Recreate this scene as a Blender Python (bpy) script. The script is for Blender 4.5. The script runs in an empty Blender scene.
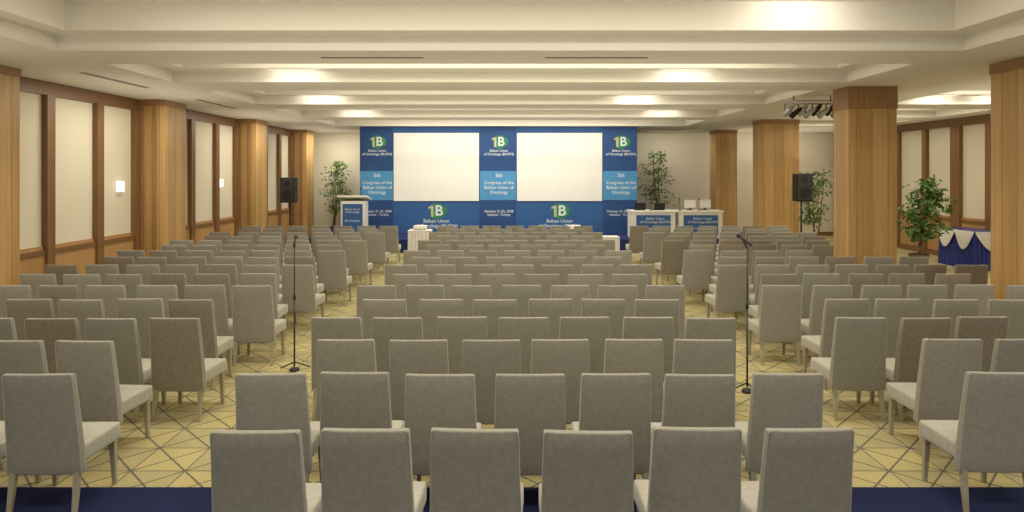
import bpy, bmesh, math, random
from mathutils import Vector, Matrix
random.seed(7)
C = bpy.context.scene.collection
CAMZ=2.31; F=650.0
S=CAMZ+1.47
# ---------------------------------------------------------------- materials
def new_mat(name):
    m=bpy.data.materials.new(name); m.use_nodes=True
    nt=m.node_tree; b=nt.nodes["Principled BSDF"]
    return m,nt,b
def noise_mat(name,c1,c2,scale=8,rough=0.8,stretch=(1,1,1),bump=0.0,metal=0.0,spec=0.3,detail=3,sheen=0.0,rand=0.0):
    m,nt,b=new_mat(name); N=nt.nodes; L=nt.links
    tc=N.new("ShaderNodeTexCoord"); mp=N.new("ShaderNodeMapping"); mp.inputs["Scale"].default_value=stretch
    nz=N.new("ShaderNodeTexNoise"); nz.inputs["Scale"].default_value=scale; nz.inputs["Detail"].default_value=detail
    cr=N.new("ShaderNodeValToRGB"); cr.color_ramp.elements[0].color=(*c1,1); cr.color_ramp.elements[1].color=(*c2,1)
    cr.color_ramp.elements[0].position=0.3; cr.color_ramp.elements[1].position=0.7
    L.new(tc.outputs["Object"],mp.inputs[0]); L.new(mp.outputs[0],nz.inputs["Vector"]); L.new(nz.outputs["Fac"],cr.inputs[0])
    out=cr.outputs[0]
    if rand>0:
        oi=N.new("ShaderNodeObjectInfo"); hs=N.new("ShaderNodeHueSaturation"); mr=N.new("ShaderNodeMapRange")
        mr.inputs["To Min"].default_value=1-rand; mr.inputs["To Max"].default_value=1+rand
        L.new(oi.outputs["Random"],mr.inputs["Value"]); L.new(mr.outputs[0],hs.inputs["Value"]); L.new(out,hs.inputs["Color"]); out=hs.outputs[0]
    L.new(out,b.inputs["Base Color"])
    b.inputs["Roughness"].default_value=rough; b.inputs["Metallic"].default_value=metal
    b.inputs["Specular IOR Level"].default_value=spec
    if sheen: b.inputs["Sheen Weight"].default_value=sheen; b.inputs["Sheen Roughness"].default_value=0.35
    if bump:
        bp=N.new("ShaderNodeBump"); bp.inputs["Strength"].default_value=bump; bp.inputs["Distance"].default_value=0.01
        L.new(nz.outputs["Fac"],bp.inputs["Height"]); L.new(bp.outputs[0],b.inputs["Normal"])
    return m
def emis_mat(name,c,s):
    m,nt,b=new_mat(name); b.inputs["Base Color"].default_value=(*c,1)
    b.inputs["Emission Color"].default_value=(*c,1); b.inputs["Emission Strength"].default_value=s
    return m
def wood_mat(name,c1,c2,groove=0.0,rough=0.42):
    m,nt,b=new_mat(name); N=nt.nodes; L=nt.links
    tc=N.new("ShaderNodeTexCoord"); mp=N.new("ShaderNodeMapping"); mp.inputs["Scale"].default_value=(18,18,0.5)
    nz=N.new("ShaderNodeTexNoise"); nz.inputs["Scale"].default_value=1.6; nz.inputs["Detail"].default_value=7
    nz.inputs["Roughness"].default_value=0.65; nz.inputs["Distortion"].default_value=0.3
    cr=N.new("ShaderNodeValToRGB"); cr.color_ramp.elements[0].color=(*c1,1); cr.color_ramp.elements[1].color=(*c2,1)
    cr.color_ramp.elements[0].position=0.30; cr.color_ramp.elements[1].position=0.70
    L.new(tc.outputs["Object"],mp.inputs[0]); L.new(mp.outputs[0],nz.inputs["Vector"]); L.new(nz.outputs["Fac"],cr.inputs[0])
    out=cr.outputs[0]
    if groove:
        sp=N.new("ShaderNodeSeparateXYZ"); L.new(tc.outputs["Object"],sp.inputs[0])
        ad=N.new("ShaderNodeMath"); ad.operation="ADD"; L.new(sp.outputs[0],ad.inputs[0]); L.new(sp.outputs[1],ad.inputs[1])
        dv=N.new("ShaderNodeMath"); dv.operation="DIVIDE"; L.new(ad.outputs[0],dv.inputs[0]); dv.inputs[1].default_value=groove
        fr=N.new("ShaderNodeMath"); fr.operation="FRACT"; L.new(dv.outputs[0],fr.inputs[0])
        lt=N.new("ShaderNodeMath"); lt.operation="LESS_THAN"; L.new(fr.outputs[0],lt.inputs[0]); lt.inputs[1].default_value=0.035
        fl_=N.new("ShaderNodeMath"); fl_.operation="FLOOR"; L.new(dv.outputs[0],fl_.inputs[0])
        md=N.new("ShaderNodeMath"); md.operation="PINGPONG"; L.new(fl_.outputs[0],md.inputs[0]); md.inputs[1].default_value=1
        mr=N.new("ShaderNodeMapRange"); L.new(md.outputs[0],mr.inputs["Value"]); mr.inputs["To Min"].default_value=0.90; mr.inputs["To Max"].default_value=1.05
        hs=N.new("ShaderNodeHueSaturation"); L.new(out,hs.inputs["Color"]); L.new(mr.outputs[0],hs.inputs["Value"])
        mx=N.new("ShaderNodeMix"); mx.data_type="RGBA"; L.new(lt.outputs[0],mx.inputs[0]); L.new(hs.outputs[0],mx.inputs[6]); mx.inputs[7].default_value=(c1[0]*.5,c1[1]*.5,c1[2]*.5,1)
        out=mx.outputs[2]
    L.new(out,b.inputs["Base Color"]); b.inputs["Roughness"].default_value=rough
    return m
M={}
M['ceil']=noise_mat("ceiling_plaster",(0.735,0.695,0.60),(0.745,0.705,0.61),2,0.95,spec=0.1)
M['wall']=noise_mat("wall_fabric_cream",(0.64,0.585,0.45),(0.69,0.63,0.495),40,0.95,bump=0.1)
M['wallback']=noise_mat("wall_back_cream",(0.66,0.605,0.48),(0.69,0.635,0.51),20,0.95)
M['wood']=wood_mat("golden_oak",(0.41,0.235,0.08),(0.57,0.36,0.14),0.27)
M['woodp']=wood_mat("golden_oak_plain",(0.36,0.20,0.075),(0.48,0.28,0.11),0)
M['dark']=wood_mat("walnut_frame",(0.15,0.07,0.026),(0.23,0.12,0.045),0)
M['cap']=wood_mat("brown_cap_wood",(0.25,0.13,0.048),(0.35,0.20,0.078),0)
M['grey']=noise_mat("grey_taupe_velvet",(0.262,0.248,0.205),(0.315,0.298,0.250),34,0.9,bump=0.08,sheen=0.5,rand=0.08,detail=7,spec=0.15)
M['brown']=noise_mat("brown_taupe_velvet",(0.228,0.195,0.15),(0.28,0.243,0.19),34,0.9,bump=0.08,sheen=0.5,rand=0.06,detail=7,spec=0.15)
M['seat']=noise_mat("seat_velvet_toplit",(0.39,0.37,0.31),(0.46,0.435,0.37),24,0.9,bump=0.12,sheen=0.4,rand=0.06,detail=5,spec=0.15)  # chair velvet made paler, painting in the light from above
M['piping']=noise_mat("pale_piping",(0.36,0.34,0.285),(0.41,0.385,0.325),24,0.9,sheen=0.4,spec=0.15)
M['leg']=noise_mat("pale_champagne_metal",(0.36,0.33,0.23),(0.46,0.42,0.30),5,0.4,metal=0.3)
M['black']=noise_mat("black_plastic",(0.012,0.012,0.013),(0.025,0.025,0.027),30,0.5)
M['stand']=noise_mat("dark_grey_metal",(0.03,0.03,0.03),(0.06,0.06,0.06),30,0.4,metal=0.4)
M['grille']=noise_mat("black_metal_grille",(0.01,0.01,0.01),(0.07,0.07,0.07),160,0.5,detail=0)
M['chrome']=noise_mat("dull_chrome",(0.45,0.45,0.45),(0.6,0.6,0.6),8,0.3,metal=0.6)
M['blue']=noise_mat("banner_blue",(0.030,0.10,0.27),(0.037,0.115,0.305),1.2,0.6)
M['blue2']=noise_mat("banner_deep_blue",(0.020,0.065,0.195),(0.026,0.078,0.225),1.2,0.6)
M['cyan']=noise_mat("banner_light_blue",(0.065,0.25,0.49),(0.085,0.30,0.55),2,0.6)
M['screen']=noise_mat("projection_screen_white",(0.81,0.80,0.75),(0.83,0.82,0.77),2,0.8)
M['white']=noise_mat("white_laminate",(0.72,0.69,0.62),(0.78,0.75,0.68),5,0.5)
M['cloth']=noise_mat("white_cloth",(0.66,0.64,0.60),(0.74,0.72,0.68),12,0.9,bump=0.2)
M['bcloth']=noise_mat("blue_satin_cloth",(0.02,0.03,0.17),(0.04,0.055,0.27),10,0.35)
M['text']=noise_mat("white_print",(0.66,0.72,0.76),(0.72,0.78,0.82),5,0.7)
M['green']=noise_mat("emblem_green",(0.02,0.16,0.08),(0.06,0.27,0.11),8,0.7)
M['gold']=noise_mat("emblem_gold",(0.42,0.46,0.24),(0.50,0.54,0.30),8,0.6)
M['leaf']=noise_mat("ficus_leaf",(0.06,0.15,0.03),(0.18,0.32,0.08),4,0.55)
M['leafd']=noise_mat("ficus_leaf_deep",(0.035,0.10,0.02),(0.12,0.22,0.05),4,0.5)
M['bark']=noise_mat("plant_bark",(0.10,0.06,0.03),(0.2,0.13,0.07),20,0.9)
M['pot']=noise_mat("planter_brown",(0.10,0.055,0.03),(0.14,0.08,0.045),6,0.5)
M['soil']=noise_mat("soil",(0.02,0.013,0.008),(0.05,0.035,0.02),30,1.0)
M['stage']=noise_mat("stage_blue_carpet",(0.01,0.02,0.09),(0.02,0.035,0.14),40,0.95)
M['screenlit']=emis_mat("monitor_glow",(0.35,0.5,0.7),0.6)
M['lamp']=emis_mat("lamp_glow",(1.0,0.97,0.90),1.1)
M['vent']=noise_mat("vent_dark",(0.22,0.20,0.16),(0.30,0.275,0.22),60,0.6,stretch=(1,8,1))

def carpet():
    m,nt,b=new_mat("patterned_carpet"); N=nt.nodes; L=nt.links
    def mth(op,a,bv=None):
        n=N.new("ShaderNodeMath"); n.operation=op
        for i,v in enumerate((a,bv)):
            if v is None: continue
            if isinstance(v,(int,float)): n.inputs[i].default_value=v
            else: L.new(v,n.inputs[i])
        return n.outputs[0]
    tc=N.new("ShaderNodeTexCoord"); sp=N.new("ShaderNodeSeparateXYZ"); L.new(tc.outputs["Object"],sp.inputs[0])
    x,y=sp.outputs[0],sp.outputs[1]
    def line(u,per,w,off=0.0):
        t=mth("FRACT",mth("DIVIDE",mth("ADD",u,100.5*per+off),per)); t=mth("ABSOLUTE",mth("SUBTRACT",t,0.5))
        return mth("LESS_THAN",t,w/per/2)
    PR=0.42
    d1=mth("ADD",x,y); d2=mth("SUBTRACT",x,y)
    lines=line(d1,PR,0.021)
    for l in (line(d2,PR,0.021),line(y,PR,0.013),line(x,PR,0.011)):
        lines=mth("MAXIMUM",lines,l)
    ck=N.new("ShaderNodeTexChecker"); ck.inputs["Scale"].default_value=1/PR
    L.new(tc.outputs["Object"],ck.inputs["Vector"])
    ck.inputs["Color1"].default_value=(0.46,0.39,0.185,1); ck.inputs["Color2"].default_value=(0.40,0.35,0.18,1)
    fine=N.new("ShaderNodeTexNoise"); fine.inputs["Scale"].default_value=60; L.new(tc.outputs["Object"],fine.inputs["Vector"])
    hs=N.new("ShaderNodeHueSaturation"); L.new(ck.outputs[0],hs.inputs["Color"])
    L.new(mth("ADD",mth("MULTIPLY",fine.outputs["Fac"],0.5),0.75),hs.inputs["Value"])
    mx=N.new("ShaderNodeMix"); mx.data_type="RGBA"; L.new(mth("MULTIPLY",lines,0.85),mx.inputs[0]); L.new(hs.outputs[0],mx.inputs[6]); mx.inputs[7].default_value=(0.08,0.085,0.085,1)
    nv=N.new("ShaderNodeValToRGB"); nv.color_ramp.elements[0].color=(0.012,0.016,0.05,1); nv.color_ramp.elements[1].color=(0.022,0.029,0.085,1)
    L.new(fine.outputs["Fac"],nv.inputs[0])
    edge=mth("LESS_THAN",y,4.78)
    mx2=N.new("ShaderNodeMix"); mx2.data_type="RGBA"; L.new(edge,mx2.inputs[0]); L.new(mx.outputs[2],mx2.inputs[6]); L.new(nv.outputs[0],mx2.inputs[7])
    L.new(mx2.outputs[2],b.inputs["Base Color"]); b.inputs["Roughness"].default_value=0.95; b.inputs["Specular IOR Level"].default_value=0.1
    return m
M['carpet']=carpet()

# ---------------------------------------------------------------- helpers
def bbox(bm,x0,x1,y0,y1,z0,z1,mi=0):
    v=[bm.verts.new(p) for p in ((x0,y0,z0),(x1,y0,z0),(x1,y1,z0),(x0,y1,z0),(x0,y0,z1),(x1,y0,z1),(x1,y1,z1),(x0,y1,z1))]
    fs=[bm.faces.new([v[i] for i in q]) for q in ((0,3,2,1),(4,5,6,7),(0,1,5,4),(1,2,6,5),(2,3,7,6),(3,0,4,7))]
    for f in fs: f.material_index=mi
    return fs
def bcyl(bm,p0,p1,r0,r1,seg=12,mi=0,cap=True):
    p0=Vector(p0);p1=Vector(p1); a=(p1-p0).normalized()
    u=a.orthogonal().normalized(); w=a.cross(u)
    r=[[],[]]
    for k,(p,rr) in enumerate(((p0,r0),(p1,r1))):
        for i in range(seg):
            t=2*math.pi*i/seg; r[k].append(bm.verts.new(p+u*math.cos(t)*rr+w*math.sin(t)*rr))
    for i in range(seg):
        f=bm.faces.new((r[0][i],r[0][(i+1)%seg],r[1][(i+1)%seg],r[1][i])); f.material_index=mi; f.smooth=True
    if cap:
        for q in (r[0][::-1],r[1]):
            f=bm.faces.new(q); f.material_index=mi
def bevel(bm,off,seg=2,ang=0.5):
    bm.normal_update()
    ed=[e for e in bm.edges if len(e.link_faces)==2 and e.calc_face_angle(0)>ang]
    if ed: bmesh.ops.bevel(bm,geom=ed,offset=off,segments=seg,profile=0.5,affect='EDGES')
def mk(name,bm,mats,parent=None,loc=(0,0,0),smooth=False,kind=None,label=None,cat=None,group=None):
    bm.normal_update()
    me=bpy.data.meshes.new(name); bm.to_mesh(me); bm.free()
    if not isinstance(mats,(list,tuple)): mats=[mats]
    for m in mats: me.materials.append(m)
    if smooth:
        for p in me.polygons: p.use_smooth=True
    o=bpy.data.objects.new(name,me); C.objects.link(o); o.location=loc
    if parent: o.parent=parent
    if kind: o["kind"]=kind
    if label: o["label"]=label
    if cat: o["category"]=cat
    if group: o["group"]=group
    return o
def emp(name,loc,label,cat,group=None,rz=0):
    o=bpy.data.objects.new(name,None); o.empty_display_size=0.1; C.objects.link(o); o.location=loc; o.rotation_euler[2]=rz
    o["label"]=label; o["category"]=cat
    if group: o["group"]=group
    return o
def box(name,x0,x1,y0,y1,z0,z1,mat,bv=0,**k):
    cx,cy=(x0+x1)/2,(y0+y1)/2
    bm=bmesh.new(); bbox(bm,x0-cx,x1-cx,y0-cy,y1-cy,0,z1-z0)
    if bv: bevel(bm,bv)
    return mk(name,bm,mat,loc=(cx,cy,z0),**k)
def part(name,parent,x0,x1,y0,y1,z0,z1,mat,bv=0,**k):
    bm=bmesh.new(); bbox(bm,x0,x1,y0,y1,z0,z1)
    if bv: bevel(bm,bv)
    return mk(name,bm,mat,parent=parent,**k)
def text(body,size,mat,parent,loc,name="printed_text",sx=1.0,bold=0.0,space=1.0,align='CENTER'):
    cu=bpy.data.curves.new("t",'FONT'); cu.body=body; cu.size=size; cu.align_x=align; cu.align_y='CENTER'; cu.offset=bold; cu.space_line=space
    o=bpy.data.objects.new("t",cu); C.objects.link(o)
    dg=bpy.context.evaluated_depsgraph_get(); me=bpy.data.meshes.new_from_object(o.evaluated_get(dg))
    bpy.data.objects.remove(o); me.transform(Matrix.Rotation(math.radians(90),4,'X')@Matrix.Diagonal((sx,1,1,1)))
    me.materials.clear(); me.materials.append(mat)
    ob=bpy.data.objects.new(name,me); C.objects.link(ob); ob.parent=parent; ob.location=loc
    return ob

# ---------------------------------------------------------------- room shell
XL,XR,YB,Y0=-7.48,12.0,24.0,-2.0
fl=box("floor",XL,XR,Y0,YB,-0.1,0,M['carpet'],kind="structure")
for v in fl.data.vertices: v.co.x+=fl.location.x; v.co.y+=fl.location.y; v.co.z+=0.05
fl.location.x=0; fl.location.y=0; fl.location.z=-0.15
box("wall_left",XL-0.2,XL,Y0,YB,0,S+0.8,M['wall'],kind="structure")
box("wall_right",XR,XR+0.2,Y0,YB,0,S+0.8,M['wall'],kind="structure")
box("wall_back",XL-0.2,XR+0.2,YB,YB+0.2,0,S+0.8,M['wallback'],kind="structure")
# ceiling with stepped coffers
xs=[XL,-5.45,5.45,8.0,11.2,XR]
cof=[(1.4,4.0),(5.2,7.8),(8.75,10.5),(11.6,13.9),(14.9,17.1),(18.1,20.2)]
ys=[Y0]
for a,b_ in cof: ys+= [a,b_]
ys.append(YB)
bm=bmesh.new()
def q(*p): bm.faces.new([bm.verts.new(v) for v in p])
def ring(r0,z0,r1,z1):
    a=[(r0[0],r0[2]),(r0[1],r0[2]),(r0[1],r0[3]),(r0[0],r0[3])]; b=[(r1[0],r1[2]),(r1[1],r1[2]),(r1[1],r1[3]),(r1[0],r1[3])]
    for i in range(4):
        j=(i+1)%4; q((*a[i],z0),(*a[j],z0),(*b[j],z1),(*b[i],z1))
for i in range(len(xs)-1):
    for j in range(len(ys)-1):
        x0,x1,y0,y1=xs[i],xs[i+1],ys[j],ys[j+1]
        if i in (1,3) and j%2==1:
            r=(x0,x1,y0,y1); ins=0.33; r2=(x0+ins,x1-ins,y0+ins,y1-ins)
            ring(r,S,r,S+0.17); ring(r,S+0.17,r2,S+0.17); ring(r2,S+0.17,r2,S+0.50)
            q((r2[0],r2[2],S+0.50),(r2[1],r2[2],S+0.50),(r2[1],r2[3],S+0.50),(r2[0],r2[3],S+0.50))
        else:
            q((x0,y0,S),(x1,y0,S),(x1,y1,S),(x0,y1,S))
mk("ceiling",bm,M['ceil'],kind="structure")
# wall panelling
tn=[0]
def trim(x0,x1,y0,y1,z0,z1,mat):
    tn[0]+=1; return box("trim_%d"%tn[0],x0,x1,y0,y1,z0,z1,mat,kind="structure")
def panelwall(xw,s,bays):
    def X(a,b): return (xw+s*a,xw+s*b) if s>0 else (xw+s*b,xw+s*a)
    for (a,b,n) in bays:
        trim(*X(0,0.05),a,b,0.16,1.0,M['woodp'])
        trim(*X(0,0.07),a,b,1.0,1.08,M['dark'])
        trim(*X(0,0.06),a,b,3.56,S,M['dark'])
        w=(b-a)/n
        for k in range(n+1):
            c=a+k*w; c=min(max(c,a+0.09),b-0.09)
            trim(*X(0.0,0.10),c-0.09,c+0.09,0.16,3.56,M['dark'])
        for k in range(n):
            trim(*X(0,0.03),a+k*w+0.18 if k else a+0.18,a+(k+1)*w-0.1,1.08,1.14,M['woodp'])
panelwall(XL,1,[(3.7,8.3,3),(9.2,13.0,3),(13.9,17.7,3),(18.55,22.1,3)])
panelwall(XR,-1,[(8.0,12.6,3),(12.6,17.4,4),(17.4,23.9,5)])
box("baseboard_left",XL,XL+0.06,Y0,8.3,0,0.16,M['dark'],kind="structure")
for a,b_ in ((9.2,13.0),(13.9,17.7),(18.55,22.1)):
    trim(XL,XL+0.06,a,b_,0,0.16,M['dark'])
box("baseboard_right",XR-0.06,XR,Y0,YB,0,0.16,M['dark'],kind="structure")
box("baseboard_back",-6.85,XR-0.1,YB-0.05,YB,0,0.14,M['dark'],kind="structure")

# columns
def column(x0,x1,y0,y1,label,cap=0.40,group="wood clad columns",ribs=False):
    cx,cy=(x0+x1)/2,(y0+y1)/2
    e=emp("wood_column",(cx,cy,0),label,"column",group)
    hx,hy=(x1-x0)/2,(y1-y0)/2
    t=0.02
    part("shaft",e,-hx+t,hx-t,-hy+t,hy-t,0.12,S-cap,M['wood'],0.006)
    part("plinth",e,-hx,hx,-hy,hy,0,0.12,M['dark'],0.005)
    part("capital",e,-hx+0.008,hx-0.008,-hy+0.008,hy-0.008,S-cap,S,M['cap'],0.006)
    if ribs:
        for k in range(2):
            c=-hx+0.12+k*0.24
            part("dark_batten",e,c-0.045,c+0.045,-hy+0.003,-hy+t,0.12,S-cap,M['cap'],0.003)
for (a,b_) in ((8.3,9.2),(13.0,13.9),(17.7,18.55),(22.1,22.95)):
    column(XL,-6.9,a,b_,"golden oak wall pilaster with darker brown battens and cap",0.12,"wood clad wall pilasters",True)
column(6.47,7.4,8.0,8.8,"golden oak square column with brown cap, beside chairs",0.14)
column(5.72,6.58,11.0,11.55,"large golden oak freestanding column with brown cap",0.38)
column(6.9,7.95,17.8,18.55,"golden oak square column behind loudspeaker",0.13)
column(6.98,7.75,22.1,22.8,"golden oak square column near back wall",0.13)

# air vents
def vent(x0,x1,y0,y1):
    o=box("air_vent",x0,x1,y0,y1,S-0.010,S,M['vent'],0.003,label="dark linear air vent slot set in cream ceiling",cat="air vent",group="ceiling air vents")
for (a,b_,c,d) in ((-2.4,-1.1,8.25,8.30),(0.45,1.75,8.25,8.30),(-6.3,-6.2,9.5,11.2),(-6.3,-6.2,13.0,14.8),(-6.3,-6.2,6.2,7.6)):
    vent(a,b_,c,d)

# ---------------------------------------------------------------- chairs
def prof(t):
    return 0.27+t*0.70, -0.165-0.085*t**1.3, 0.250-0.020*t, 0.036-0.010*t
def back_bm():
    b=bmesh.new(); n=7; rings=[]
    for k in range(n+1):
        t=k/n; z,y,hw,th=prof(t)
        sec=[]
        for m_ in range(7):
            u=-1+2*m_/6; sec.append((u*hw, y-th-0.010*(1-u*u)+0.006,z))
        for m_ in range(7):
            u=1-2*m_/6; sec.append((u*hw, y+th-0.010*(1-u*u),z))
        rings.append([b.verts.new(p) for p in sec])
    N=14
    for k in range(n):
        for i in range(N):
            b.faces.new((rings[k][i],rings[k][(i+1)%N],rings[k+1][(i+1)%N],rings[k+1][i]))
    b.faces.new(rings[0][::-1]); b.faces.new(rings[-1])
    bevel(b,0.011,3,0.9)
    for f in b.faces: f.smooth=True
    return b
def piping_bm():
    b=bmesh.new(); pts=[]
    for k in range(8):
        z,y,hw,th=prof(k/7); pts.append(Vector((-hw+0.003,y-th+0.008,z+ (0.003 if k==0 else 0) - (0.003 if k==7 else 0))))
    top=pts[-1]; pts[-1]=Vector((top.x,top.y,top.z-0.012)); pts.append(Vector((top.x+0.012,top.y,top.z)))
    pts=pts+[Vector((-p.x,p.y,p.z)) for p in reversed(pts)]
    for a,c in zip(pts,pts[1:]): bcyl(b,a,c,0.0035,0.0035,6,cap=False)
    return b
def seat_bm():
    b=bmesh.new(); bbox(b,-0.25,0.25,-0.15,0.275,0.33,0.455)
    for v in b.verts:
        if v.co.y<0: v.co.x*=0.95
    bmesh.ops.subdivide_edges(b,edges=b.edges[:],cuts=2,use_grid_fill=True)
    for v in b.verts:
        if v.co.z>0.45 and abs(v.co.x)<0.2 and -0.1<v.co.y<0.2: v.co.z+=0.015
    bevel(b,0.02,3,0.9)
    for f in b.faces: f.smooth=True
    return b
def leg_bm(x,y,dx,dy):
    b=bmesh.new(); r0,r1=0.014,0.022
    v=[]
    for (cx,cy,r,z) in ((x+dx,y+dy,r0,0),(x,y,r1,0.335)):
        v.append([b.verts.new((cx+sx*r,cy+sy*r,z)) for sx,sy in ((-1,-1),(1,-1),(1,1),(-1,1))])
    for i in range(4): b.faces.new((v[0][i],v[0][(i+1)%4],v[1][(i+1)%4],v[1][i]))
    b.faces.new(v[0][::-1]); b.faces.new(v[1]); bevel(b,0.003,1)
    return b
def tomesh(name,b,mat):
    b.normal_update()
    me=bpy.data.meshes.new(name); b.to_mesh(me); b.free(); me.materials.append(mat); return me
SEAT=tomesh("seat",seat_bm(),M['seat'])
BK={c:tomesh("backrest",back_bm(),M[c]) for c in ('grey','brown')}
PIP=tomesh("piping",piping_bm(),M['piping'])
LG=[tomesh("leg",leg_bm(sx*0.21,y,sx*0.006,dy),M['leg']) for sx in (-1,1) for (y,dy) in ((-0.17,-0.05),(0.235,0.012))]
def joined(c):
    b=bmesh.new(); 
    b.from_mesh(BK[c]); n=len(b.faces)
    b.from_mesh(SEAT); b.faces.ensure_lookup_table()
    for f in b.faces[n:]: f.material_index=1
    n=len(b.faces)
    for l in LG: b.from_mesh(l)
    b.faces.ensure_lookup_table()
    for f in b.faces[n:]: f.material_index=2
    me=bpy.data.meshes.new("banquet_chair"); b.to_mesh(me); b.free()
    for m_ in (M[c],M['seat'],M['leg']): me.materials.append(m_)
    return me
JN={c:joined(c) for c in ('grey','brown')}
LAB={'grey':"grey-beige velvet upholstered banquet chair with pale tapered legs",'brown':"taupe velvet upholstered banquet chair with pale tapered legs"}
cnt=0
def chair(x,d,c,group,jit=1.0):
    global cnt
    y=d+0.25
    if abs(x)*F/(d+0.0)-0.28*F/d>522: return
    for (cx0,cx1,cy0,cy1) in ((6.47,7.4,8.0,8.8),(5.72,6.58,11.0,11.55)):
        if cx0-0.30<x<cx1+0.30 and cy0-0.32<y<cy1+0.32: return
    cnt+=1
    if d<4.5: c='grey'
    x+=random.uniform(-.013,.013)*jit; y+=random.uniform(-.03,.03)*jit; rz=math.radians(random.uniform(-2.2,2.2)*jit)
    if d>11.3:
        o=bpy.data.objects.new("banquet_chair",JN[c]); C.objects.link(o); o.location=(x,y,0); o.rotation_euler[2]=rz
        o["label"]=LAB[c]; o["category"]="chair"; o["group"]=group; return
    e=emp("banquet_chair",(x,y,0),LAB[c],"chair",group,rz)
    ps=[("backrest",BK[c]),("seat",SEAT)]+[("leg",l) for l in LG]
    if d<8: ps.append(("piping",PIP))
    for nm,me in ps:
        o=bpy.data.objects.new(nm,me); C.objects.link(o); o.parent=e
rows=[3.40,4.35,5.22,6.03]+[6.03+0.87*k for k in range(1,13)]
P=0.578
for i,d in enumerate(rows):
    n=6 if i%2==0 else 7
    for k in range(n):
        chair(0.125+(k-(n-1)/2)*P,d,'grey',"banquet chairs in the middle seating block")
    if i==0: continue
    lx=(-3.15 if i==1 else -3.08) if i%2 else -3.38
    while lx>-6.58:
        chair(lx,d,'brown' if random.random()<0.2 else 'grey',"banquet chairs in the seating block along the wall",1.25); lx-=P
    rx=(3.32 if i==1 else 3.27) if i%2 else 3.57
    while rx<6.95:
        chair(rx,d,'brown' if random.random()<0.25 else 'grey',"banquet chairs in the seating block by the columns",1.25); rx+=P
print("chairs",cnt)

# ---------------------------------------------------------------- stage
SZ=0.40
box("stage_platform",-6.0,6.7,18.75,23.8,0,SZ,M['stage'],0.01,label="low blue-carpeted stage platform under backdrop",cat="stage")
DB=20.6
bd=emp("conference_backdrop",(0,DB,SZ),"blue printed conference backdrop with two white screens","backdrop")
TOP=3.765-SZ
part("panel",bd,-4.75,4.02,0,0.12,0,TOP,M['blue'])
def pz(y): return CAMZ-(y-173)/F*DB-SZ
def px(x): return (x-510)/F*DB
def emblem(cx,cz,s,yy):
    b=bmesh.new(); vs=[]
    for k in range(32):
        t=k*2*math.pi/32; r=0.62+0.05*math.cos(3*t)
        vs.append(b.verts.new((( 0.12+r*math.cos(t)*1.0)*s,0,(0.92*r*math.sin(t))*s)))
    b.faces.new(vs); mk("emblem_leaf",b,M['green'],parent=bd,loc=(cx,yy,cz))
    b=bmesh.new()
    pts=[(-0.40,-0.42),(-0.22,-0.42),(-0.20,0.34),(-0.36,0.40),(-0.60,0.26),(-0.56,0.14),(-0.40,0.22)]
    b.faces.new([b.verts.new((p[0]*s,0,p[1]*s)) for p in pts]); mk("emblem_stem",b,M['gold'],parent=bd,loc=(cx,yy-0.006,cz))
    text("B",1.05*s,M['text'],bd,(cx+0.18*s,yy-0.008,cz),"emblem_letter",bold=0.02*s)
for (a,b_) in ((360,393),(480,516),(603,637)):
    part("printed_column",bd,px(a),px(b_),-0.02,-0.001,0,TOP,M['blue2'])
    part("light_blue_band",bd,px(a),px(b_),-0.026,-0.021,pz(200),pz(171),M['cyan'])
    cx=(px(a)+px(b_))/2+0.03
    emblem(cx,pz(142),0.38,-0.03)
    text("Balkan Union\nof Oncology (BUON)",0.108,M['text'],bd,(cx,-0.03,pz(152.5)),bold=0.001)
    text("5th",0.17,M['text'],bd,(cx,-0.03,pz(175.5)),bold=0.001)
    text("Congress of the\nBalkan Union of\nOncology",0.145,M['text'],bd,(cx,-0.03,pz(187.5)),bold=0.001,space=1.05)
    text("October 21-25, 2008\nIstanbul - Turkey",0.106,M['text'],bd,(cx,-0.03,pz(213)),bold=0.001)
for (a,b_) in ((393,480),(516,603)):
    part("projection_screen",bd,px(a)+0.03,px(b_)-0.03,-0.04,-0.001,pz(201),pz(133),M['screen'],0.004)
    cx=px((a+b_)/2)
    emblem(cx,pz(211),0.44,-0.01)
    text("Balkan Union\nof Oncology (BUON)",0.155,M['text'],bd,(cx,-0.01,pz(223.5)),bold=0.001)

# lectern
e=emp("lectern",(-4.72,19.75,SZ),"white lectern with blue printed front sign on stage","lectern")
b=bmesh.new(); bbox(b,-0.36,0.36,-0.25,0.25,0.06,1.06); bevel(b,0.01)
mk("body",b,M['white'],parent=e)
part("base",e,-0.42,0.42,-0.3,0.3,0,0.06,M['white'],0.01)
b=bmesh.new(); bbox(b,-0.45,0.45,-0.30,0.32,1.06,1.12)
for v in b.verts:
    if v.co.y<0: v.co.z+=0.12
bevel(b,0.01); mk("reading_top",b,M['white'],parent=e)
part("sign",e,-0.30,0.30,-0.262,-0.251,0.12,0.98,M['blue'])
text("Balkan Union\nof Oncology",0.085,M['text'],e,(0,-0.27,0.78))
text("5th Congress",0.085,M['text'],e,(0,-0.27,0.48))
b=bmesh.new(); bcyl(b,(0.2,0,1.14),(0.2,-0.03,1.42),0.008,0.008,8); bcyl(b,(0.2,-0.03,1.42),(0.2,0.06,1.48),0.02,0.02,10)
mk("gooseneck_microphone",b,M['black'],parent=e)
def laptop(x,y,z,rz,label):
    e=emp("laptop",(x,y,z),label,"laptop",rz=rz)
    part("keyboard_base",e,-0.16,0.16,-0.12,0.12,0,0.02,M['black'],0.004)
    b=bmesh.new(); bbox(b,-0.16,0.16,-0.008,0.008,0.0,0.20); bevel(b,0.004)
    o=mk("screen_lid",b,M['black'],parent=e,loc=(0,-0.12,0.02)); o.rotation_euler[0]=math.radians(12)
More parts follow.
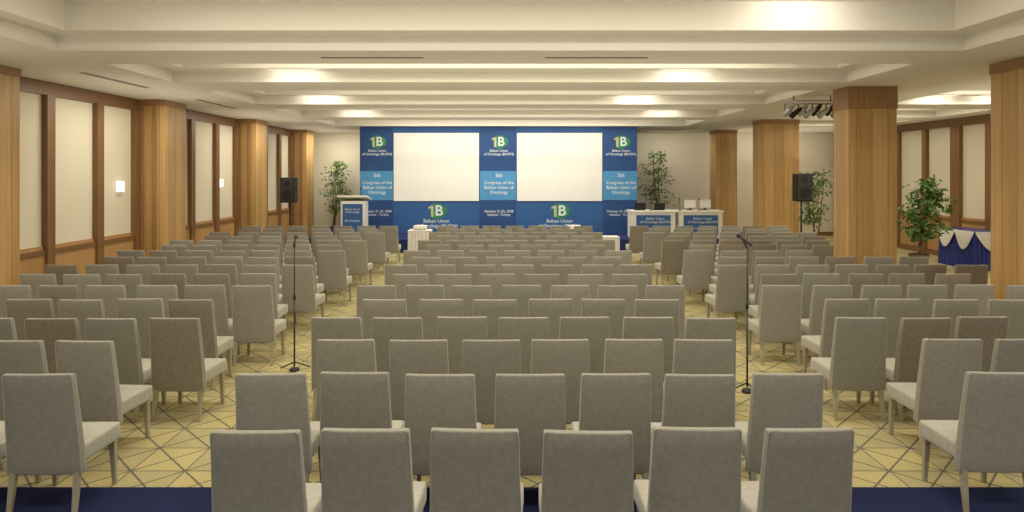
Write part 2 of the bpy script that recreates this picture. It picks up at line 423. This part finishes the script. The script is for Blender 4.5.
def desk(x0,x1,y0,y1):
    cx=(x0+x1)/2; cy=(y0+y1)/2; hx=(x1-x0)/2; hy=(y1-y0)/2
    e=emp("panel_desk",(cx,cy,SZ),"white panel desk with blue printed front sign on stage","desk","speaker desks on the stage")
    part("desktop",e,-hx,hx,-hy,hy,0.75,0.81,M['white'],0.008)
    part("front_panel",e,-hx+0.03,hx-0.03,-hy+0.03,-hy+0.06,0.0,0.75,M['white'])
    for sx in (-1,1): part("side_panel",e,sx*(hx-0.05)-0.02,sx*(hx-0.05)+0.02,-hy+0.06,hy-0.05,0,0.75,M['white'])
    part("sign",e,-0.50,0.50,-hy+0.012,-hy+0.029,0.10,0.68,M['blue'])
    text("Balkan Union\nof Oncology (BUON)",0.10,M['text'],e,(0.05,-hy+0.006,0.53))
    text("October 21-25, 2008",0.08,M['text'],e,(0,-hy+0.006,0.30))
desk(3.52,4.86,18.95,19.65); desk(4.9,6.24,18.95,19.65)
TZ=SZ+0.811
def monitor(x,y,z,label):
    e=emp("computer_monitor",(x,y,z),label,"monitor","monitors on the desk")
    part("stand",e,-0.09,0.09,-0.08,0.08,0,0.015,M['black'],0.004)
    part("neck",e,-0.02,0.02,-0.015,0.015,0.015,0.08,M['black'])
    part("housing",e,-0.17,0.17,-0.02,0.02,0.06,0.30,M['white'],0.01)
    part("display",e,-0.15,0.15,0.0201,0.024,0.08,0.28,M['screenlit'])
monitor(5.35,19.3,TZ,"white desktop monitor on white desk"); monitor(5.8,19.35,TZ,"white desktop monitor on white desk")
laptop(4.4,19.3,TZ,0.1,"black laptop on white panel desk"); laptop(3.85,19.3,TZ,-0.1,"black laptop on white panel desk")
for x in (4.15,5.0,5.58):
    e=emp("table_microphone",(x,19.12,TZ),"small black table microphone on desk","microphone","desk microphones")
    b=bmesh.new(); bcyl(b,(0,0,0),(0,0,0.02),0.05,0.045,14); mk("base",b,M['black'],parent=e)
    b=bmesh.new(); bcyl(b,(0,0,0.02),(0,0.05,0.3),0.006,0.006,8); bcyl(b,(0,0.05,0.3),(0,0.08,0.36),0.016,0.016,10); mk("gooseneck",b,M['black'],parent=e)

# draped tables
def skirted(name,x,y,w,dp,h,mt,mskirt,label,swag=None,rz=0,group=None):
    e=emp(name,(x,y,0),label,"table",group,rz)
    b=bmesh.new(); bbox(b,-w/2,w/2,-dp/2,dp/2,h-0.03,h); bevel(b,0.01); mk("table_top",b,mt,parent=e)
    b=bmesh.new(); per=[]; 
    def along(p0,p1,n):
        for i in range(n):
            t=i/n; per.append((p0[0]+(p1[0]-p0[0])*t,p0[1]+(p1[1]-p0[1])*t))
    W,D=w/2-0.01,dp/2-0.01
    along((-W,-D),(W,-D),int(w*50)); along((W,-D),(W,D),int(dp*50)); along((W,D),(-W,D),int(w*50)); along((-W,D),(-W,-D),int(dp*50))
    n=len(per); rr=[]
    for z,am in ((h-0.03,0.003),(h*0.5,0.014),(0.01,0.022)):
        ring_=[]
        for i,(a,c) in enumerate(per):
            k=1+am*math.sin(i*1.25)/max(0.3,min(W,D))
            ring_.append(b.verts.new((a*k+0*i,c*k,z)))
        rr.append(ring_)
    for k in range(2):
        for i in range(n):
            f=b.faces.new((rr[k][i],rr[k][(i+1)%n],rr[k+1][(i+1)%n],rr[k+1][i])); f.smooth=True
    mk("pleated_skirt",b,mskirt,parent=e)
    if swag:
        b=bmesh.new()
        for (ax,ay,bx,by,ox,oy) in ((-w/2,-dp/2,w/2,-dp/2,0,-1),(w/2,-dp/2,w/2,dp/2,1,0),(w/2,dp/2,-w/2,dp/2,0,1),(-w/2,dp/2,-w/2,-dp/2,-1,0)):
            ln=math.hypot(bx-ax,by-ay); ns=max(1,round(ln/0.55))
            for s_ in range(ns):
                prev=None
                for i in range(13):
                    t=i/12; u=(s_+t)/ns; dd=0.05+0.40*math.sin(math.pi*t); o_=0.035+0.03*math.sin(math.pi*t)
                    X_=ax+(bx-ax)*u; Y_=ay+(by-ay)*u
                    col=[b.verts.new((X_+ox*0.012,Y_+oy*0.012,h)),b.verts.new((X_+ox*o_,Y_+oy*o_,h-dd*0.5)),b.verts.new((X_+ox*(o_-.005),Y_+oy*(o_-.005),h-dd))]
                    if prev:
                        for k in range(2):
                            f=b.faces.new((prev[k],col[k],col[k+1],prev[k+1])); f.smooth=True
                    prev=col
        mk("swag_drape",b,swag,parent=e)
    return e
skirted("draped_table",-2.45,17.75,0.62,0.5,0.76,M['cloth'],M['cloth'],"small projector table draped in white cloth")
skirted("draped_table",1.75,17.75,0.62,0.5,0.76,M['cloth'],M['bcloth'],"small projector table with blue skirt")
skirted("draped_table",2.75,17.8,0.45,0.45,0.58,M['cloth'],M['cloth'],"low side table draped in white cloth")
skirted("buffet_table",11.35,16.0,1.3,0.75,0.92,M['bcloth'],M['bcloth'],"buffet table with blue skirt and white swags",swag=M['cloth'],rz=math.radians(-90))
def projector(x,y,z):
    e=emp("video_projector",(x,y,z),"white video projector on draped table","projector","projectors facing the screens")
    part("casing",e,-0.17,0.17,-0.14,0.14,0.02,0.12,M['white'],0.02)
    b=bmesh.new(); bcyl(b,(0.08,0.13,0.07),(0.08,0.18,0.07),0.035,0.035,16); mk("lens",b,M['black'],parent=e)
    for sx in (-1,1):
        b=bmesh.new(); bcyl(b,(sx*0.13,-0.1,0),(sx*0.13,-0.1,0.025),0.015,0.015,8); mk("foot",b,M['black'],parent=e)
    b=bmesh.new(); bcyl(b,(0,0.1,0),(0,0.1,0.025),0.015,0.015,8); mk("foot",b,M['black'],parent=e)
projector(-2.45,17.75,0.761); projector(1.75,17.75,0.761)

# loudspeakers
def speaker(x,y,zc,h):
    e=emp("loudspeaker",(x,y,0),"black loudspeaker cabinet on tripod stand","loudspeaker","loudspeakers on stands",rz=math.radians(6 if x>0 else -6))
    w=h*0.62; b=bmesh.new(); bbox(b,-w/2,w/2,-0.17,0.17,zc-h/2,zc+h/2)
    for v in b.verts:
        if v.co.y>0: v.co.x*=0.7
    bevel(b,0.015); mk("cabinet",b,M['black'],parent=e)
    part("grille",e,-w/2+0.03,w/2-0.03,-0.185,-0.171,zc-h/2+0.03,zc+h/2-0.03,M['grille'],0.004)
    b=bmesh.new(); bcyl(b,(0,-0.186,zc-h*0.18),(0,-0.192,zc-h*0.18),w*0.36,w*0.34,24); mk("woofer",b,M['black'],parent=e)
    b=bmesh.new(); bcyl(b,(0,-0.186,zc+h*0.27),(0,-0.192,zc+h*0.27),w*0.18,w*0.16,20); mk("tweeter",b,M['black'],parent=e)
    b=bmesh.new(); bcyl(b,(0,0,0.35),(0,0,zc-h/2),0.024,0.022,10); bcyl(b,(0,0,0.72),(0,0,0.8),0.03,0.03,10); mk("pole",b,M['black'],parent=e)
    for k in range(3):
        a=k*2*math.pi/3+0.5; b=bmesh.new(); bcyl(b,(0,0,0.75),(0.45*math.cos(a),0.45*math.sin(a),0.012),0.011,0.011,8)
        mk("tripod_leg",b,M['black'],parent=e)
speaker(-5.87,17.35,CAMZ-17/F*17.35,0.67); speaker(7.62,17.0,CAMZ-14.5/F*17,0.72)

# microphone stands
def micstand(x,y,h,rz):
    e=emp("microphone_stand",(x,y,0),"tall thin dark microphone stand in carpeted aisle","microphone stand","aisle microphone stands",rz)
    b=bmesh.new(); bcyl(b,(0,0,0.05),(0,0,h*0.55),0.010,0.010,10); bcyl(b,(0,0,h*0.55),(0,0,h-0.12),0.0065,0.0065,10); bcyl(b,(0,0,h*0.53),(0,0,h*0.58),0.016,0.016,10)
    mk("pole",b,M['stand'],parent=e)
    b=bmesh.new(); bcyl(b,(0,0,h-0.14),(0,0.05,h-0.07),0.010,0.012,10); mk("clip",b,M['black'],parent=e)
    b=bmesh.new(); bcyl(b,(0,-0.06,h-0.11),(0,0.10,h-0.03),0.011,0.015,10); bmesh.ops.create_uvsphere(b,u_segments=12,v_segments=8,radius=0.023,matrix=Matrix.Translation((0,0.115,h-0.022)))
    mk("microphone",b,M['black'],parent=e)
    b=bmesh.new(); bcyl(b,(0,0,0),(0,0,0.03),0.06,0.05,16); mk("hub",b,M['stand'],parent=e)
    for k in range(3):
        a=k*2*math.pi/3+math.pi/6; b=bmesh.new(); bcyl(b,(0,0,0.10),(0.19*math.cos(a),0.19*math.sin(a),0.012),0.008,0.008,8)
        mk("foot",b,M['stand'],parent=e)
micstand(-2.52,7.6,1.57,0.2); micstand(2.5,6.85,1.66,0.5)

# stage lights on bar
e=emp("stage_light_bar",(5.72,12.3,S),"hanging bar with eight silver stage spotlights by column","stage lights")
b=bmesh.new()
for z in (-0.10,-0.16): bcyl(b,(-0.5,0,z),(0.5,0,z),0.014,0.014,10)
for k in range(11): bcyl(b,(-0.5+k*0.1,0,-0.10),(-0.5+k*0.1+(0.05 if k<10 else 0),0,-0.16),0.007,0.007,6)
mk("truss_bar",b,M['chrome'],parent=e)
b=bmesh.new()
for sx in (-0.35,0.35): bcyl(b,(sx,0,-0.10),(sx,0,0),0.012,0.012,8)
mk("hanger",b,M['black'],parent=e)
for k in range(8):
    cx=-0.455+0.13*k; b=bmesh.new()
    dr=Vector((-0.40,0.5,-0.62+0.15*(k%2))).normalized(); p=Vector((cx,0,-0.29-0.05*(k%2)))
    bcyl(b,p-dr*0.11,p+dr*0.10,0.040,0.058,16); bcyl(b,p-dr*0.16,p-dr*0.11,0.022,0.036,16)
    mk("spotlight_can",b,M['black'] if k in (1,4,6) else M['chrome'],parent=e)
    zz=p.z
    b=bmesh.new(); bbox(b,cx-0.064,cx-0.058,-0.012,0.012,zz,-0.16); bbox(b,cx+0.058,cx+0.064,-0.012,0.012,zz,-0.16); bbox(b,cx-0.064,cx+0.064,-0.012,0.012,-0.172,-0.16)
    mk("yoke",b,M['black'],parent=e)

# wall sconces
for y in (12.4,16.7,21.0):
    e=emp("wall_sconce",(XL,y,2.05),"small square white lit wall sconce","wall lamp","wall sconces")
    part("backplate",e,0.0,0.02,-0.06,0.06,-0.06,0.06,M['chrome'],0.003)
    part("glass_shade",e,0.02,0.08,-0.085,0.085,-0.10,0.10,M['lamp'],0.012)

# plants
def plant(x,y,z0,top,w,label,seed,nl=900,mat='leaf',ls=1.0):
    rnd=random.Random(seed); H=top-z0
    e=emp("potted_ficus",(x,y,z0),label,"potted plant","potted indoor trees")
    b=bmesh.new(); bcyl(b,(0,0,0),(0,0,0.36),0.15,0.21,20); bcyl(b,(0,0,0.34),(0,0,0.38),0.225,0.225,20); mk("planter",b,M['pot'],parent=e)
    b=bmesh.new(); bcyl(b,(0,0,0.375),(0,0,0.39),0.2,0.19,16); mk("soil",b,M['soil'],parent=e)
    b=bmesh.new(); tips=[]
    for k in range(3):
        p=Vector((rnd.uniform(-.05,.05),rnd.uniform(-.05,.05),0.36)); r=0.022
        segs=7
        tgt=Vector((rnd.uniform(-.25,.25)*w,rnd.uniform(-.25,.25)*w,H*rnd.uniform(0.82,0.97)))
        for s_ in range(segs):
            t=(s_+1)/segs
            np_=Vector((p.x+(tgt.x-p.x)*0.3+rnd.uniform(-.03,.03),p.y+(tgt.y-p.y)*0.3+rnd.uniform(-.03,.03),0.36+(tgt.z-0.36)*t))
            bcyl(b,p,np_,r,r*0.85,7); r*=0.85; p=np_
            if t>0.2:
                for q_ in range(4):
                    a=rnd.uniform(0,6.28); L_=w*0.5*rnd.uniform(0.5,1.0)*(1.15-0.75*abs(t-0.5))
                    tip=p+Vector((math.cos(a)*L_,math.sin(a)*L_,rnd.uniform(0.0,0.28)))
                    tip.z=min(tip.z,H)
                    bcyl(b,p,tip,0.006,0.003,5); tips.append((p.copy(),tip))
    mk("trunk",b,M['bark'],parent=e)
    b=bmesh.new()
    for i in range(nl):
        a,c=rnd.choice(tips); t=rnd.uniform(0.3,1.08); p=a.lerp(c,t)+Vector((rnd.gauss(0,.05),rnd.gauss(0,.05),rnd.gauss(0,.06)-0.03))
        ln=rnd.uniform(0.09,0.15)*ls; wd=ln*0.26
        d=Vector((rnd.gauss(0,1),rnd.gauss(0,1),rnd.uniform(-1.3,0.2))).normalized(); sd=d.cross(Vector((rnd.gauss(0,1),rnd.gauss(0,1),rnd.gauss(0,1)))).normalized()
        up=d.cross(sd)*0.012
        v=[b.verts.new(p),b.verts.new(p+d*ln*.45+sd*wd+up),b.verts.new(p+d*ln),b.verts.new(p+d*ln*.45-sd*wd+up)]
        b.faces.new(v)
    mk("foliage",b,M[mat],parent=e)
plant(-6.3,23.2,0,2.75,1.0,"slender potted ficus tree against cream back wall",1,480)
plant(5.3,23.0,SZ,3.05,1.3,"leafy potted ficus tree behind white desks",2,480)
plant(8.75,18.6,0,2.35,0.9,"small potted ficus beside column",3,500)
plant(9.75,15.5,0,2.18,0.95,"bushy potted ficus by panelled wall",4,850,'leafd',1.15)

# ---------------------------------------------------------------- lights
K=1.12
def area(name,loc,sx,sy,e,col,up=False,rot=None):
    l=bpy.data.lights.new(name,'AREA'); l.shape='RECTANGLE'; l.size=sx; l.size_y=sy; l.energy=e*K; l.color=col
    o=bpy.data.objects.new(name,l); C.objects.link(o); o.location=loc
    o.rotation_euler=rot if rot else ((math.pi,0,0) if up else (0,0,0))
    return o
WARM=(1.0,0.925,0.775)
for i,(a,b_) in enumerate(cof):
    yc=(a+b_)/2
    area("coffer_light",(0,yc-0.25 if i!=1 else 6.1,S+0.48),8.0,0.5,(150,145,100,100,100,90)[i],WARM)
    area("coffer_light",(9.6,yc-0.1,S+0.48),1.9,0.5,42,WARM)
    area("added_ceiling_fill",(0,yc,2.75),9.0,1.6,31,WARM,up=True)  # added upward fill in mid-air brightens the ceiling
for y in (6,11.5,17,22):
    area("added_side_fill",(-6.2,y,2.7),0.6,3.5,8,WARM,up=True)  # upward fill added along the sides, here and below, without any fitting
    area("added_side_fill",(9.3,y,2.7),3.0,3.0,16,WARM,up=True)
    area("side_downlight",(-6.2,y,S-0.02),0.25,2.0,46,WARM)
for y in (6.5,14.5):
    area("side_downlight",(6.9,y,S-0.02),0.25,1.6,46,WARM)
area("added_back_wall_fill",(9.4,22.4,S-0.02),3.5,0.3,42,WARM,rot=(math.radians(20),0,0))  # fill lights added to lift the back wall, no fittings modelled
area("added_back_wall_fill",(5.6,22.6,S-0.02),1.6,0.3,28,WARM,rot=(math.radians(20),0,0))
area("added_back_wall_fill",(-5.8,22.6,S-0.02),1.4,0.3,22,WARM,rot=(math.radians(20),0,0))
def washer(x,y,z,e,w_=0.9,tilt=62):
    b=bmesh.new(); bbox(b,-w_/2,w_/2,-0.03,0.03,-0.015,0.0); bevel(b,0.004)
    mk("recessed_downlight",b,M['ceil'],loc=(x,y,z),label="slim cream recessed ceiling wall-washer fitting",cat="ceiling light",group="recessed ceiling washers")
    o=area("washer_light",(x,y,z-0.02),w_*0.9,0.04,e,(1,0.95,0.85),rot=(math.radians(tilt),0,0))
washer(3.27,7.0,S+0.50,6.5,0.9,75)
for (x,d,en) in ((2.8,10.5,3.2),(-3.43,10.5,3.2),(-4.0,13.9,3.8),(2.7,13.9,3.8),(9.0,13.9,3.5),(10.3,13.9,3.5),(9.3,10.5,3.0),(-4.0,17.1,3),(4.0,17.1,3)):
    washer(x,d-0.27,S+0.17,en)
# stage wash
area("stage_wash",(0,18.2,S+0.1),8,0.3,92,(1,0.96,0.89),rot=(math.radians(28),0,0))
w=bpy.data.worlds.new("World"); bpy.context.scene.world=w; w.use_nodes=True
bg=w.node_tree.nodes["Background"]; bg.inputs[0].default_value=(1.0,0.935,0.80,1); bg.inputs[1].default_value=0.82

cam=bpy.data.cameras.new("Camera"); co=bpy.data.objects.new("Camera",cam); C.objects.link(co)
co.location=(0,0,CAMZ); co.rotation_euler=(math.radians(90),0,0)
cam.sensor_width=36; cam.lens=F/1024*36; cam.shift_x=0.002; cam.shift_y=-83/1024
cam.clip_end=100; cam.clip_start=0.05
bpy.context.scene.camera=co
bpy.context.scene.view_settings.view_transform='Standard'
